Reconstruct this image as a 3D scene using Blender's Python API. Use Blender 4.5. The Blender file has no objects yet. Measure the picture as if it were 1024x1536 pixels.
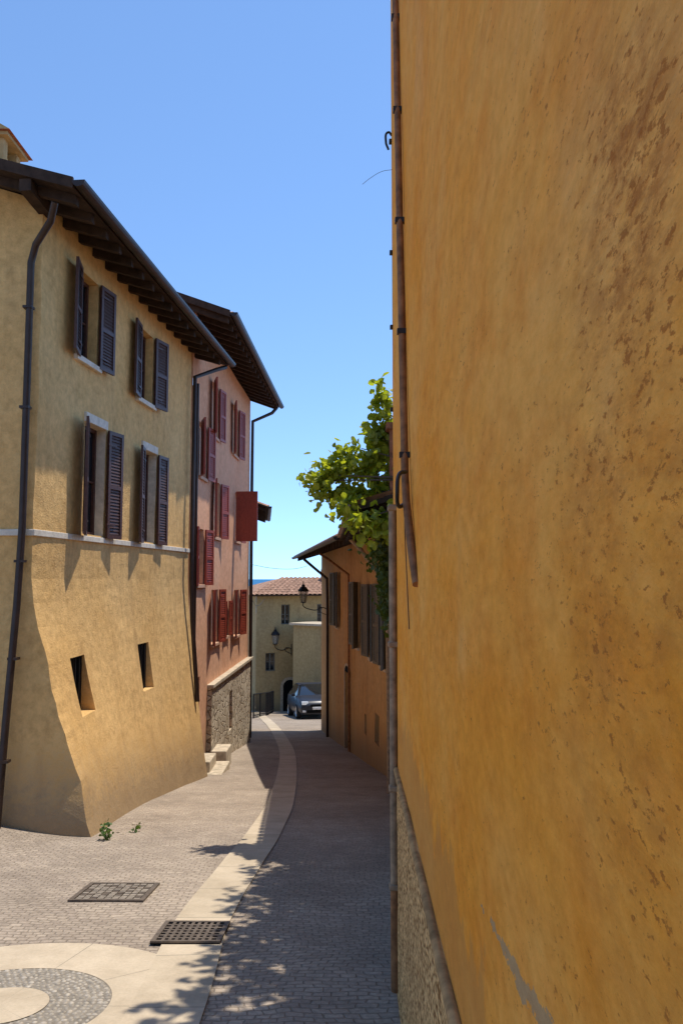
import bpy, math, random
from mathutils import Vector, noise
random.seed(7)
R=random.random
def U(a,b): return a+(b-a)*R()
S=bpy.context.scene
COL=S.collection
# ------------------------------------------------------------------ materials
def newmat(name):
    m=bpy.data.materials.new(name); m.use_nodes=True
    nt=m.node_tree; b=nt.nodes['Principled BSDF']; return m,nt,b
def nd(nt,t,**k):
    n=nt.nodes.new(t)
    for a,v in k.items(): setattr(n,a,v)
    return n
def coords(nt,scale=(1,1,1),kind='Object'):
    tc=nd(nt,'ShaderNodeTexCoord'); mp=nd(nt,'ShaderNodeMapping')
    mp.inputs['Scale'].default_value=scale
    nt.links.new(tc.outputs[kind],mp.inputs[0]); return mp.outputs[0]
def noi(nt,vec,scale,detail=4,rough=.55,dist=0):
    n=nd(nt,'ShaderNodeTexNoise'); n.inputs['Scale'].default_value=scale
    n.inputs['Detail'].default_value=detail; n.inputs['Roughness'].default_value=rough
    n.inputs['Distortion'].default_value=dist
    nt.links.new(vec,n.inputs['Vector']); return n.outputs['Fac']
def ramp(nt,fac,a,b,ca=(0,0,0,1),cb=(1,1,1,1)):
    r=nd(nt,'ShaderNodeValToRGB'); e=r.color_ramp.elements
    e[0].position=a; e[1].position=b; e[0].color=ca; e[1].color=cb
    nt.links.new(fac,r.inputs[0]); return r.outputs[0]
def mix(nt,fac,a,b,mode='MIX'):
    m=nd(nt,'ShaderNodeMix',data_type='RGBA',blend_type=mode)
    for i,v in ((0,fac),(6,a),(7,b)):
        if hasattr(v,'default_value') or hasattr(v,'is_linked'): nt.links.new(v,m.inputs[i])
        elif i==0: m.inputs[0].default_value=v
        else: m.inputs[i].default_value=(v[0],v[1],v[2],1)
    return m.outputs[2]
def mth(nt,op,a,b=None,clamp=False):
    m=nd(nt,'ShaderNodeMath',operation=op); m.use_clamp=clamp
    for i,v in ((0,a),(1,b)):
        if v is None: continue
        if hasattr(v,'is_linked'): nt.links.new(v,m.inputs[i])
        else: m.inputs[i].default_value=v
    return m.outputs[0]
def bump(nt,bsdf,h,strength=.5,dist=.01,prev=None):
    b=nd(nt,'ShaderNodeBump'); b.inputs['Strength'].default_value=strength; b.inputs['Distance'].default_value=dist
    nt.links.new(h,b.inputs['Height'])
    if prev: nt.links.new(prev,b.inputs['Normal'])
    nt.links.new(b.outputs[0],bsdf.inputs['Normal']); return b.outputs[0]
def stucco(name,c1,c2,c3,s=1.0,bs=.6,stain=.6,rough=.9,foot=True):
    m,nt,b=newmat(name); v=coords(nt); vs=coords(nt,(2.2,2.2,.35))
    big=ramp(nt,noi(nt,v,.55*s,4,.6),.35,.65)
    col=mix(nt,big,c1,c2)
    st=ramp(nt,noi(nt,vs,1.3*s,4,.65,.4),.5,.78)
    col=mix(nt,mth(nt,'MULTIPLY',st,stain),col,c3)
    n9=noi(nt,v,9*s,5,.72)
    f=ramp(nt,n9,.25,.75,(.70,.67,.62,1),(1.14,1.14,1.14,1))
    col=mix(nt,1,col,f,'MULTIPLY')
    if foot:   # damp, dirty band at the foot of the wall
        sx=nd(nt,'ShaderNodeSeparateXYZ'); nt.links.new(v,sx.inputs[0])
        h=mth(nt,'ADD',mth(nt,'ADD',sx.outputs[2],1.62),mth(nt,'MULTIPLY',sx.outputs[1],.133))
        h=mth(nt,'SUBTRACT',h,mth(nt,'MULTIPLY',mth(nt,'SUBTRACT',n9,.35),1.3))
        d=ramp(nt,h,-.1,.75,(1,1,1,1),(0,0,0,1))
        col=mix(nt,mth(nt,'MULTIPLY',d,.75),col,(.20,.15,.10))
    nt.links.new(col,b.inputs['Base Color']); b.inputs['Roughness'].default_value=rough
    b.inputs['Specular IOR Level'].default_value=.2
    hh=mth(nt,'ADD',noi(nt,v,42,3,.7),mth(nt,'MULTIPLY',noi(nt,v,5,2,.5),1.6))
    bump(nt,b,hh,bs,.012)
    return m
def plain(name,c,rough=.6,metal=0,var=.25,sc=12,spec=.4,bs=.15):
    m,nt,b=newmat(name); v=coords(nt)
    f=ramp(nt,noi(nt,v,sc,3,.65),.3,.7,(1-var,1-var,1-var,1),(1+var,1+var,1+var,1))
    nt.links.new(mix(nt,1,c,f,'MULTIPLY'),b.inputs['Base Color'])
    b.inputs['Roughness'].default_value=rough; b.inputs['Metallic'].default_value=metal
    b.inputs['Specular IOR Level'].default_value=spec
    if bs: bump(nt,b,noi(nt,v,sc*4,2,.6),bs,.004)
    return m
M={}
M['yellow']=stucco('yellow_stucco',(.69,.42,.155),(.77,.50,.21),(.48,.29,.12),bs=.8)
M['pink']=stucco('pink_stucco',(.71,.37,.21),(.77,.44,.27),(.58,.32,.20),bs=.4,stain=.4)
M['orange2']=stucco('faded_orange_stucco',(.66,.37,.135),(.70,.46,.22),(.44,.25,.12),bs=.5,stain=.7)
M['beige']=stucco('beige_stucco',(.42,.31,.15),(.47,.36,.18),(.30,.22,.12),bs=.3)
M['farpink']=stucco('far_pink_stucco',(.60,.36,.24),(.65,.42,.29),(.45,.27,.18),bs=.3)
M['white']=stucco('white_trim',(.66,.60,.50),(.76,.70,.60),(.5,.44,.34),bs=.2,stain=.4)
M['cream']=stucco('cream_reveal',(.68,.57,.42),(.74,.63,.48),(.5,.4,.28),bs=.2,stain=.3)
M['brownwood']=plain('brown_painted_wood',(.075,.030,.020),.45,var=.3,sc=20)
M['slat']=plain('shutter_slat_paint',(.085,.045,.034),.5,var=.25,sc=20,spec=.3)
M['redwood']=plain('red_painted_wood',(.30,.05,.025),.5,var=.2,sc=20)
M['greywood']=plain('grey_green_painted_wood',(.14,.14,.12),.5,var=.25,sc=20)
M['darkwood']=plain('dark_roof_timber',(.045,.027,.018),.8,var=.4,sc=8,spec=.2)
M['gutter']=plain('bronze_gutter_metal',(.045,.028,.022),.4,.5,var=.25,sc=6,spec=.5)
M['iron']=plain('black_iron',(.02,.02,.022),.5,.3,var=.2)
M['castiron']=plain('cast_iron',(.14,.11,.085),.65,.4,var=.35,sc=18)
M['void']=plain('dark_recess',(.008,.008,.008),.9,spec=.05)
M['lead']=plain('grey_pipe_paint',(.30,.205,.125),.6,.1,var=.45,sc=14,spec=.25)
M['rustpipe']=plain('painted_conduit',(.26,.115,.045),.6,.1,var=.45,sc=16,spec=.25)
M['terracotta']=plain('terracotta_tile',(.34,.20,.13),.85,var=.5,sc=5,spec=.15,bs=.4)
M['brickred']=plain('old_brick',(.30,.12,.07),.9,var=.45,sc=22,spec=.1,bs=.5)
M['ledge']=plain('stone_ledge',(.48,.40,.29),.85,var=.3,sc=9,spec=.2,bs=.5)
M['wledge']=plain('plaster_lip',(.42,.24,.10),.9,var=.45,sc=11,spec=.1,bs=.7)
M['bark']=plain('bark',(.09,.065,.045),.9,var=.4,sc=14,spec=.1,bs=.6)
m,nt,b=newmat('window_glass'); b.inputs['Base Color'].default_value=(.012,.014,.016,1); b.inputs['Roughness'].default_value=.06
b.inputs['Specular IOR Level'].default_value=.6; M['glass']=m
m,nt,b=newmat('lantern_glass'); b.inputs['Base Color'].default_value=(.35,.36,.34,1); b.inputs['Roughness'].default_value=.2; b.inputs['Alpha'].default_value=.5; M['lglass']=m
def setts(name,c1,c2,mortar,bw,bh,bs=.8,ms=.012):
    m,nt,b=newmat(name); v=coords(nt)
    n=nd(nt,'ShaderNodeTexNoise'); n.inputs['Scale'].default_value=1.1; n.inputs['Detail'].default_value=4
    nt.links.new(v,n.inputs['Vector'])
    va=nd(nt,'ShaderNodeVectorMath',operation='MULTIPLY_ADD'); nt.links.new(n.outputs['Color'],va.inputs[0])
    va.inputs[1].default_value=(.34,.34,0); nt.links.new(v,va.inputs[2])
    br=nd(nt,'ShaderNodeTexBrick'); nt.links.new(va.outputs[0],br.inputs['Vector'])
    br.inputs['Scale'].default_value=1; br.inputs['Brick Width'].default_value=bw; br.inputs['Row Height'].default_value=bh
    br.inputs['Mortar Size'].default_value=ms*.5; br.inputs['Mortar Smooth'].default_value=.6
    br.inputs['Color1'].default_value=(*c1,1); br.inputs['Color2'].default_value=(*c2,1); br.inputs['Mortar'].default_value=(*mortar,1)
    f=ramp(nt,noi(nt,v,.9,6,.68),.3,.7,(.74,.72,.70,1),(1.15,1.13,1.10,1))
    g=ramp(nt,noi(nt,v,32,4,.75),.25,.75,(.68,.68,.68,1),(1.28,1.28,1.28,1))
    dd=ramp(nt,noi(nt,v,5,5,.7),.45,.7)
    col=mix(nt,mth(nt,'MULTIPLY',dd,.55),br.outputs['Color'],mortar)
    col=mix(nt,1,mix(nt,1,col,f,'MULTIPLY'),g,'MULTIPLY')
    nt.links.new(col,b.inputs['Base Color']); b.inputs['Roughness'].default_value=.85; b.inputs['Specular IOR Level'].default_value=.15
    h=mth(nt,'SUBTRACT',mth(nt,'MULTIPLY',noi(nt,v,25,3,.6),.7),br.outputs['Fac'])
    bump(nt,b,h,bs,.007)
    return m
M['setts']=setts('porphyry_setts',(.42,.35,.275),(.34,.28,.225),(.27,.22,.17),.088,.054)
def slabs(name,c1,c2):
    m,nt,b=newmat(name); v=coords(nt); uv=coords(nt,(1,1,1),'UV')
    br=nd(nt,'ShaderNodeTexBrick'); br.offset=0; nt.links.new(uv,br.inputs['Vector'])
    br.inputs['Scale'].default_value=1; br.inputs['Brick Width'].default_value=.8; br.inputs['Row Height'].default_value=5
    br.inputs['Mortar Size'].default_value=.005; br.inputs['Mortar Smooth'].default_value=.3
    br.inputs['Color1'].default_value=(*c1,1); br.inputs['Color2'].default_value=(*c2,1); br.inputs['Mortar'].default_value=(.30,.26,.20,1)
    f=ramp(nt,noi(nt,v,2.5,6,.68),.3,.75,(.74,.72,.69,1),(1.08,1.08,1.08,1))
    g=ramp(nt,noi(nt,v,60,3,.7),.25,.75,(.88,.88,.88,1),(1.06,1.06,1.06,1))
    nt.links.new(mix(nt,1,mix(nt,1,br.outputs['Color'],f,'MULTIPLY'),g,'MULTIPLY'),b.inputs['Base Color'])
    b.inputs['Roughness'].default_value=.8; b.inputs['Specular IOR Level'].default_value=.15
    bump(nt,b,noi(nt,v,30,4,.7),.3,.004); return m
M['slab']=slabs('pale_stone_slabs',(.58,.48,.35),(.52,.43,.31))
m,nt,b=newmat('rubble_stone'); v=coords(nt,(1,1,1.5))
vo=nd(nt,'ShaderNodeTexVoronoi',feature='DISTANCE_TO_EDGE'); vo.inputs['Scale'].default_value=4.2; nt.links.new(v,vo.inputs['Vector'])
vc=nd(nt,'ShaderNodeTexVoronoi'); vc.inputs['Scale'].default_value=4.2; nt.links.new(v,vc.inputs['Vector'])
hs=nd(nt,'ShaderNodeSeparateColor'); nt.links.new(vc.outputs['Color'],hs.inputs[0])
c=mix(nt,hs.outputs[0],(.44,.34,.22),(.70,.59,.43)); e=ramp(nt,vo.outputs['Distance'],.02,.09)
c=mix(nt,e,(.22,.16,.10),c); c=mix(nt,1,c,ramp(nt,noi(nt,v,14,5,.7),.3,.7,(.6,.6,.6,1),(1.2,1.2,1.2,1)),'MULTIPLY')
nt.links.new(c,b.inputs['Base Color']); b.inputs['Roughness'].default_value=.9
bump(nt,b,mth(nt,'ADD',e,mth(nt,'MULTIPLY',noi(nt,v,20,4,.7),.4)),.7,.02); M['rubble']=m
m,nt,b=newmat('pebbledash'); v=coords(nt,(1,.6,1.2))
vp=nd(nt,'ShaderNodeTexVoronoi'); vp.inputs['Scale'].default_value=70; nt.links.new(v,vp.inputs['Vector'])
n1=mth(nt,'SUBTRACT',mth(nt,'ADD',noi(nt,v,28,4,.8),.28),mth(nt,'MULTIPLY',vp.outputs['Distance'],.55)); c=ramp(nt,n1,.36,.62,(.20,.08,.02,1),(.97,.60,.25,1))
c=mix(nt,mth(nt,'MULTIPLY',ramp(nt,noi(nt,v,3,4,.6),.4,.7),.4),c,(.42,.23,.09))
nt.links.new(c,b.inputs['Base Color']); b.inputs['Roughness'].default_value=.95; b.inputs['Specular IOR Level'].default_value=.1
bump(nt,b,n1,.9,.012); M['pebbledash']=m
# near weathered orange wall
m,nt,b=newmat('weathered_orange_plaster'); v=coords(nt,(1,.62,1.15)); vs=coords(nt,(1,.8,.6)); ve=coords(nt,(1,.55,1.2))
tc=nd(nt,'ShaderNodeTexCoord'); sx=nd(nt,'ShaderNodeSeparateXYZ'); nt.links.new(tc.outputs['Object'],sx.inputs[0])
Y,Z=sx.outputs[1],sx.outputs[2]
col=mix(nt,ramp(nt,noi(nt,v,1.7,6,.62,.3),.38,.62),(.95,.36,.04),(.96,.44,.09))
col=mix(nt,mth(nt,'MULTIPLY',ramp(nt,noi(nt,v,5,5,.68,.5),.46,.72),.5),col,(.80,.23,.02))
col=mix(nt,mth(nt,'MULTIPLY',ramp(nt,noi(nt,vs,2.1,5,.6,.2),.54,.8),.5),col,(.88,.50,.19))
col=mix(nt,1,col,ramp(nt,noi(nt,v,24,6,.75),.28,.72,(.82,.76,.66,1),(1.10,1.13,1.18,1)),'MULTIPLY')
def blob(y0,z0,ry,rz):
    a=mth(nt,'DIVIDE',mth(nt,'SUBTRACT',Y,y0),ry); bb=mth(nt,'DIVIDE',mth(nt,'SUBTRACT',Z,z0),rz)
    d=mth(nt,'ADD',mth(nt,'MULTIPLY',a,a),mth(nt,'MULTIPLY',bb,bb))
    return mth(nt,'SUBTRACT',1.0,d,True)
st=mth(nt,'MAXIMUM',blob(.60,.30,.13,.19),mth(nt,'MULTIPLY',blob(.64,.12,.22,.6),.5))
pn=noi(nt,ve,20,6,.78)
stn=mth(nt,'MULTIPLY',st,ramp(nt,pn,.44,.60))
col=mix(nt,mth(nt,'MULTIPLY',stn,.75),col,(.40,.12,.025))
sp=noi(nt,ve,85,4,.72)
den=mth(nt,'ADD',mth(nt,'MULTIPLY',ramp(nt,noi(nt,v,4.5,5,.75),.44,.70),.10),mth(nt,'MULTIPLY',st,.10))
near=mth(nt,'MULTIPLY',mth(nt,'SUBTRACT',1.2,Y,True),.035)
pit2=ramp(nt,mth(nt,'ADD',sp,mth(nt,'ADD',den,near)),.66,.72)
col=mix(nt,mth(nt,'MULTIPLY',pit2,.8),col,(.42,.135,.025))
ln=mth(nt,'SUBTRACT',Z,mth(nt,'ADD',-.395,mth(nt,'MULTIPLY',Y,-.115)))
ln=mth(nt,'ABSOLUTE',mth(nt,'ADD',ln,mth(nt,'MULTIPLY',mth(nt,'SUBTRACT',noi(nt,v,14,5,.75),.5),.075)))
rng=mth(nt,'MULTIPLY',mth(nt,'LESS_THAN',Y,1.42),mth(nt,'GREATER_THAN',Y,.7))
wid=mth(nt,'MULTIPLY',mth(nt,'ADD',mth(nt,'SUBTRACT',1.45,Y),mth(nt,'MULTIPLY',mth(nt,'SUBTRACT',noi(nt,v,9,3,.7),.5),1.2)),.036)
crk=mth(nt,'MULTIPLY',mth(nt,'LESS_THAN',ln,wid),rng)
col=mix(nt,mth(nt,'MULTIPLY',crk,.9),col,mix(nt,noi(nt,v,60,3,.7),(.36,.22,.10),(.58,.39,.20)))
gr=mth(nt,'MULTIPLY',ramp(nt,mth(nt,'ADD',mth(nt,'MULTIPLY',Z,-1.0),mth(nt,'MULTIPLY',noi(nt,vs,6,5,.7),.6)),.95,1.25),.5)
col=mix(nt,gr,col,(.55,.25,.07))
nt.links.new(col,b.inputs['Base Color']); b.inputs['Roughness'].default_value=.9; b.inputs['Specular IOR Level'].default_value=.08
h=mth(nt,'ADD',noi(nt,v,80,5,.75),mth(nt,'MULTIPLY',sp,.8))
h=mth(nt,'ADD',h,mth(nt,'MULTIPLY',noi(nt,v,11,2,.5),3.0))
bump(nt,b,mth(nt,'SUBTRACT',h,mth(nt,'MULTIPLY',crk,2.0)),.7,.004)
M['nearwall']=m
def leafmat(name,c1,c2,tr):
    m,nt,b=newmat(name); v=coords(nt)
    c=mix(nt,ramp(nt,noi(nt,v,9,3,.6),.35,.65),c1,c2)
    nt.links.new(c,b.inputs['Base Color']); b.inputs['Roughness'].default_value=.5
    t=nd(nt,'ShaderNodeBsdfTranslucent'); nt.links.new(mix(nt,1,c,(1.7,1.7,.7),'MULTIPLY'),t.inputs[0])
    ms=nd(nt,'ShaderNodeMixShader'); ms.inputs[0].default_value=tr
    nt.links.new(b.outputs[0],ms.inputs[1]); nt.links.new(t.outputs[0],ms.inputs[2])
    nt.links.new(ms.outputs[0],nt.nodes['Material Output'].inputs[0]); return m
M['leaf']=leafmat('vine_leaf',(.18,.22,.02),(.38,.40,.04),.5)
M['ivy']=leafmat('ivy_leaf',(.04,.065,.015),(.10,.13,.02),.35)
M['weed']=leafmat('weed_leaf',(.05,.10,.02),(.12,.18,.03),.3)
m,nt,b=newmat('lake_water'); b.inputs['Base Color'].default_value=(.02,.13,.27,1); b.inputs['Specular IOR Level'].default_value=.15; b.inputs['Roughness'].default_value=.6
v=coords(nt,(.02,.05,1)); bump(nt,b,noi(nt,v,3,4,.6),.3,1); M['water']=m
# ------------------------------------------------------------------ builders
class MB:
    def __init__(s): s.v=[];s.f=[];s.m=[]
    def quad(s,a,b,c,d,m=0):
        i=len(s.v); s.v+=[tuple(a),tuple(b),tuple(c),tuple(d)]; s.f.append((i,i+1,i+2,i+3)); s.m.append(m)
    def box(s,o,a,b,c,m=0):
        o=Vector(o);a=Vector(a);b=Vector(b);c=Vector(c)
        if a.cross(b).dot(c)<0: a,b=b,a
        i=len(s.v)
        for k in range(8):
            p=o+(a if k&1 else Vector())+(b if k&2 else Vector())+(c if k&4 else Vector()); s.v.append(tuple(p))
        for q in ((0,2,3,1),(4,5,7,6),(0,1,5,4),(2,6,7,3),(0,4,6,2),(1,3,7,5)):
            s.f.append(tuple(i+x for x in q)); s.m.append(m)
    def cbox(s,c,sx,sy,sz,m=0):
        s.box((c[0]-sx/2,c[1]-sy/2,c[2]-sz/2),(sx,0,0),(0,sy,0),(0,0,sz),m)
    def grid(s,rows,m=0,close=False):
        i0=len(s.v); w=len(rows[0])
        for r in rows: s.v+= [tuple(p) for p in r]
        for j in range(len(rows)-1):
            for i in range(w-1 if not close else w):
                k=(i+1)%w
                s.f.append((i0+j*w+i,i0+j*w+k,i0+(j+1)*w+k,i0+(j+1)*w+i)); s.m.append(m)
    def obj(s,name,mats,parent=None,smooth=False,bevel=0):
        me=bpy.data.meshes.new(name); me.from_pydata(s.v,[],s.f)
        for k in mats: me.materials.append(M[k] if isinstance(k,str) else k)
        me.polygons.foreach_set('material_index',s.m)
        if smooth: me.polygons.foreach_set('use_smooth',[True]*len(s.f))
        me.update(); o=bpy.data.objects.new(name,me); COL.objects.link(o)
        if bevel:
            bv=o.modifiers.new('bevel','BEVEL'); bv.width=bevel; bv.segments=2; bv.limit_method='ANGLE'
        if parent: o.parent=parent
        return o
def empty(name):
    e=bpy.data.objects.new(name,None); COL.objects.link(e); return e
def tube(name,pts,r,mat,parent=None,radii=None,cyc=False,bez=False):
    cu=bpy.data.curves.new(name,'CURVE'); cu.dimensions='3D'; cu.bevel_depth=r; cu.bevel_resolution=4; cu.use_fill_caps=True
    sp=cu.splines.new('BEZIER' if bez else 'POLY')
    if bez:
        sp.bezier_points.add(len(pts)-1)
        for i,p in enumerate(pts):
            q=sp.bezier_points[i]; q.co=p; q.handle_left_type=q.handle_right_type='AUTO'
            if radii: q.radius=radii[i]
    else:
        sp.points.add(len(pts)-1)
        for i,p in enumerate(pts):
            sp.points[i].co=(*p,1)
            if radii: sp.points[i].radius=radii[i]
    cu.materials.append(M[mat]); o=bpy.data.objects.new(name,cu); COL.objects.link(o)
    if parent: o.parent=parent
    return o
GP=[(-400,6),(-40,1),(-8,-.9),(0,-1.6),(8.9,-2.79),(15.4,-3.73),(23.7,-4.74),(33.3,-5.8),(44.8,-7.06),(60,-9.5),(120,-26),(250,-56),(1000,-60),(90000,-60)]
def gz0(y):
    for (a,za),(b_,zb) in zip(GP,GP[1:]):
        if y<=b_: return za+(zb-za)*(y-a)/(b_-a)
    return GP[-1][1]
def sst(a,b,x):
    t=max(0,min(1,(x-a)/(b-a))); return t*t*(3-2*t)
def gz(x,y):
    z=(gz0(y-.8)+gz0(y)*2+gz0(y+.8))/4 if y<60 else gz0(y)
    z+=.2*sst(-2.8,-4.6,x)*sst(3,8,y)*(1-sst(14,18,y))
    if y<45 and abs(x)<8: z+=.012*noise.noise((x*.8,y*.8,0))
    return z
# ------------------------------------------------------------------ ground
def brk(lo,hi,st,a,b):
    L=[]; x=lo
    while x<=hi: L.append(x); x+=st
    s=st; x=hi
    while x<b: s*=1.5; x+=s; L.append(min(x,b))
    s=st; x=lo
    while x>a: s*=1.5; x-=s; L.insert(0,max(x,a))
    return L
xs=brk(-6,3,.2,-40000,40000); ys=brk(-2,46,.2,-400,60000)
g=MB(); g.grid([[(x,y,gz(x,y)) for x in xs] for y in ys]); g.obj('ground',['setts'],smooth=True)
lk=MB(); lk.quad((-40000,150,-50),(40000,150,-50),(40000,60000,-50),(-40000,60000,-50)); lk.obj('lake',['water'])
def uvobj(name,rows,uvs,mat):
    w=len(rows[0]); me=bpy.data.meshes.new(name)
    f=[(j*w+i,j*w+i+1,(j+1)*w+i+1,(j+1)*w+i) for j in range(len(rows)-1) for i in range(w-1)]
    me.from_pydata([tuple(p) for r in rows for p in r],[],f)
    fl=[u for r in uvs for u in r]; l=me.uv_layers.new(name='UVMap')
    for lp in me.loops: l.data[lp.index].uv=fl[lp.vertex_index]
    me.materials.append(M[mat]); o=bpy.data.objects.new(name,me); COL.objects.link(o); return o
def catmull(P,n=14):
    out=[]; P=[Vector(p) for p in P]
    for i in range(len(P)-1):
        p0=P[max(i-1,0)];p1=P[i];p2=P[i+1];p3=P[min(i+2,len(P)-1)]
        for k in range(n):
            t=k/n; out.append(.5*((2*p1)+(-p0+p2)*t+(2*p0-5*p1+4*p2-p3)*t*t+(-p0+3*p1-3*p2+p3)*t**3))
    out.append(P[-1]); return out
cl=catmull([(-.80,1.0),(-.84,2.6),(-.88,4.3),(-.96,5.78),(-.915,7.46),(-.86,9.13),(-.88,11.9),(-1.13,17.1),(-1.52,22),(-2.5,29.7),(-3.9,38),(-5.6,46)])
rows=[];uvs=[];acc=0
for i,p in enumerate(cl):
    t=(cl[min(i+1,len(cl)-1)]-cl[max(i-1,0)]).normalized(); n=Vector((t.y,-t.x))
    if i: acc+=(p-cl[i-1]).length
    r=[];u=[]
    for k in range(5):
        q=p+n*(.19*(k/2-1)); r.append((q.x,q.y,gz(q.x,q.y)+.012)); u.append((acc,1+.3*k/4))
    rows.append(r);uvs.append(u)
uvobj('paving_strip',rows,uvs,'slab')
CX,CY=-1.74,4.22
def ann(name,r0,r1,dz,mat,nr=6,nt_=96):
    rows=[];uvs=[]
    for j in range(nr+1):
        r=r0+(r1-r0)*j/nr
        rows.append([(CX+r*math.cos(2*math.pi*i/nt_),CY+r*math.sin(2*math.pi*i/nt_),gz(CX+r*math.cos(2*math.pi*i/nt_),CY+r*math.sin(2*math.pi*i/nt_))+dz) for i in range(nt_+1)])
        uvs.append([(i/nt_*.8*9,1+r) for i in range(nt_+1)])
    return uvobj(name,rows[::-1],uvs[::-1],mat)
ann('paving_ring',.56,1.02,.008,'slab'); ann('paving_disc',.001,.25,.010,'slab')
M['mort']=plain('cobble_bedding',(.22,.19,.15),.95,var=.3,sc=20)
ann('cobble_bed',.25,.56,.006,'mort')
pb=MB()
def pebble(cx,cy,r,mi):
    a=U(0,3.14); ex=U(.8,1.25); z=gz(cx,cy)+.002; rows=[]
    for j,(rr,h) in enumerate(((1,0),(.85,.45),(.5,.75),(.05,.85))):
        rows.append([(cx+math.cos(t+a)*rr*r*ex,cy+math.sin(t+a)*rr*r/ex,z+h*r*.7) for t in [k*math.pi/3.5 for k in range(7)]])
    pb.grid(rows,mi,True)
for ring in range(9):
    rr=.268+ring*.034; n=int(2*math.pi*rr/.036)
    for k in range(n):
        t=2*math.pi*(k+R()*.3)/n; q=rr+U(-.007,.007)
        pebble(CX+q*math.cos(t),CY+q*math.sin(t),U(.012,.018),random.choice((0,0,1)))
M['pb1']=plain('pebble_grey',(.30,.26,.205),.7,var=.4,sc=40); M['pb2']=plain('pebble_light',(.40,.35,.28),.7,var=.3,sc=40)
pb.obj('cobblestones',['pb1','pb2'],smooth=True)
def slopebox(mb,x0,x1,y0,y1,h0,h1,m=0):
    P=[]
    for h in (h0,h1):
        for (x,y) in ((x0,y0),(x1,y0),(x1,y1),(x0,y1)): P.append((x,y,gz(x,y)+h))
    i=len(mb.v); mb.v+=P
    for q in ((3,2,1,0),(4,5,6,7),(0,1,5,4),(1,2,6,5),(2,3,7,6),(3,0,4,7)): mb.f.append(tuple(i+k for k in q)); mb.m.append(m)
dg=MB(); X0,X1,Y0,Y1=-1.20,-.76,5.2,5.66
slopebox(dg,X0,X1,Y0,Y1,.010,.0175,1)
slopebox(dg,X0,X0+.03,Y0,Y1,.018,.03);slopebox(dg,X1-.03,X1,Y0,Y1,.018,.03)
for y in (Y0,Y1-.03): slopebox(dg,X0+.031,X1-.031,y,y+.03,.018,.03)
for i in range(1,9): 
    x=X0+.03+(X1-X0-.06)*i/9; slopebox(dg,x-.010,x+.010,Y0+.031,Y1-.031,.018,.028)
for i in range(1,7):
    y=Y0+.03+(Y1-Y0-.06)*i/7; slopebox(dg,X0+.031,X1-.031,y-.013,y+.013,.0185,.0265)
dg.obj('drain_grate',['castiron','void'])
mh=MB(); X0,X1,Y0,Y1=-2.06,-1.49,6.22,6.78
for a in ((X0,X0+.035,Y0,Y1),(X1-.035,X1,Y0,Y1),(X0+.036,X1-.036,Y0,Y0+.035),(X0+.036,X1-.036,Y1-.035,Y1)): slopebox(mh,*a,-.02,.016)
for i in range(9):
    for j in range(9):
        x=X0+.04+i*.0548; y=Y0+.04+j*.0538
        slopebox(mh,x+.004,x+.050,y+.004,y+.048,-.02,.012+U(0,.003),random.choice((0,1,1)))
M['mh2']=plain('manhole_stone',(.24,.20,.155),.8,var=.4,sc=30)
mh.obj('manhole_cover',['castiron','mh2'])
# ------------------------------------------------------------------ walls
class WF:
    def __init__(s,P0,P1,side):
        s.p=Vector((P0[0],P0[1],0)); q=Vector((P1[0],P1[1],0)); s.d=(q-s.p).normalized(); s.L=(q-s.p).length
        n=Vector((s.d.y,-s.d.x,0)); s.n=n if n.x*side[0]+n.y*side[1]>0 else -n
    def pt(s,a,z,o=0): return s.p+s.d*a+s.n*o+Vector((0,0,z))
    def sy(s,y): return (y-s.p.y)/s.d.y
def rough(p,a=.012):
    return Vector((noise.noise(p*.9)*a*1.3,noise.noise(p*.9+Vector((9,9,9)))*a*.6,0))+Vector((noise.noise(p*3.1)*a*.4,0,0))
def wall(name,wf,zb,zt,ops,mats,parent,disp=None,depth=.18,step=.3,s0=0,s1=None):
    s1=wf.L if s1 is None else s1
    def br(a,b,ex):
        n=max(1,round((b-a)/step)); L=[a+(b-a)*i/n for i in range(n+1)]
        for e in ex:
            if a<e<b:
                L=[l for l in L if abs(l-e)>.06 or l in(a,b) or l in ex]; L.append(e)
        return sorted(set(L))
    SS=br(s0,s1,[o[0] for o in ops]+[o[1] for o in ops]); ZZ=br(zb,zt,[o[2] for o in ops]+[o[3] for o in ops])
    def hole(i,j):
        if i<0 or j<0 or i>=len(SS)-1 or j>=len(ZZ)-1: return None
        a=(SS[i]+SS[i+1])/2; z=(ZZ[j]+ZZ[j+1])/2
        for o in ops:
            if o[0]<a<o[1] and o[2]<z<o[3]: return o
        return None
    def P(i,j):
        p=wf.pt(SS[i],ZZ[j]); 
        if disp: p=p+disp(SS[i],ZZ[j])
        return p+rough(p)
    mb=MB()
    w=len(SS)
    for j in range(len(ZZ)):
        for i in range(w): mb.v.append(tuple(P(i,j)))
    for j in range(len(ZZ)-1):
        for i in range(w-1):
            h=hole(i,j)
            if not h: mb.f.append((j*w+i,j*w+i+1,(j+1)*w+i+1,(j+1)*w+i)); mb.m.append(0)
            else:
                dp=h[4] if len(h)>4 else depth; rm=h[5] if len(h)>5 else 0
                for (a,b,ni,nj) in (((i,j),(i+1,j),i,j-1),((i,j+1),(i+1,j+1),i,j+1),((i,j),(i,j+1),i-1,j),((i+1,j),(i+1,j+1),i+1,j)):
                    if not hole(ni,nj):
                        A=P(*a);B=P(*b); A2=wf.pt(SS[a[0]],ZZ[a[1]],-dp);B2=wf.pt(SS[b[0]],ZZ[b[1]],-dp)
                        mb.quad(A,B,B2,A2,rm)
    return mb.obj(name,mats,parent)
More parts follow.
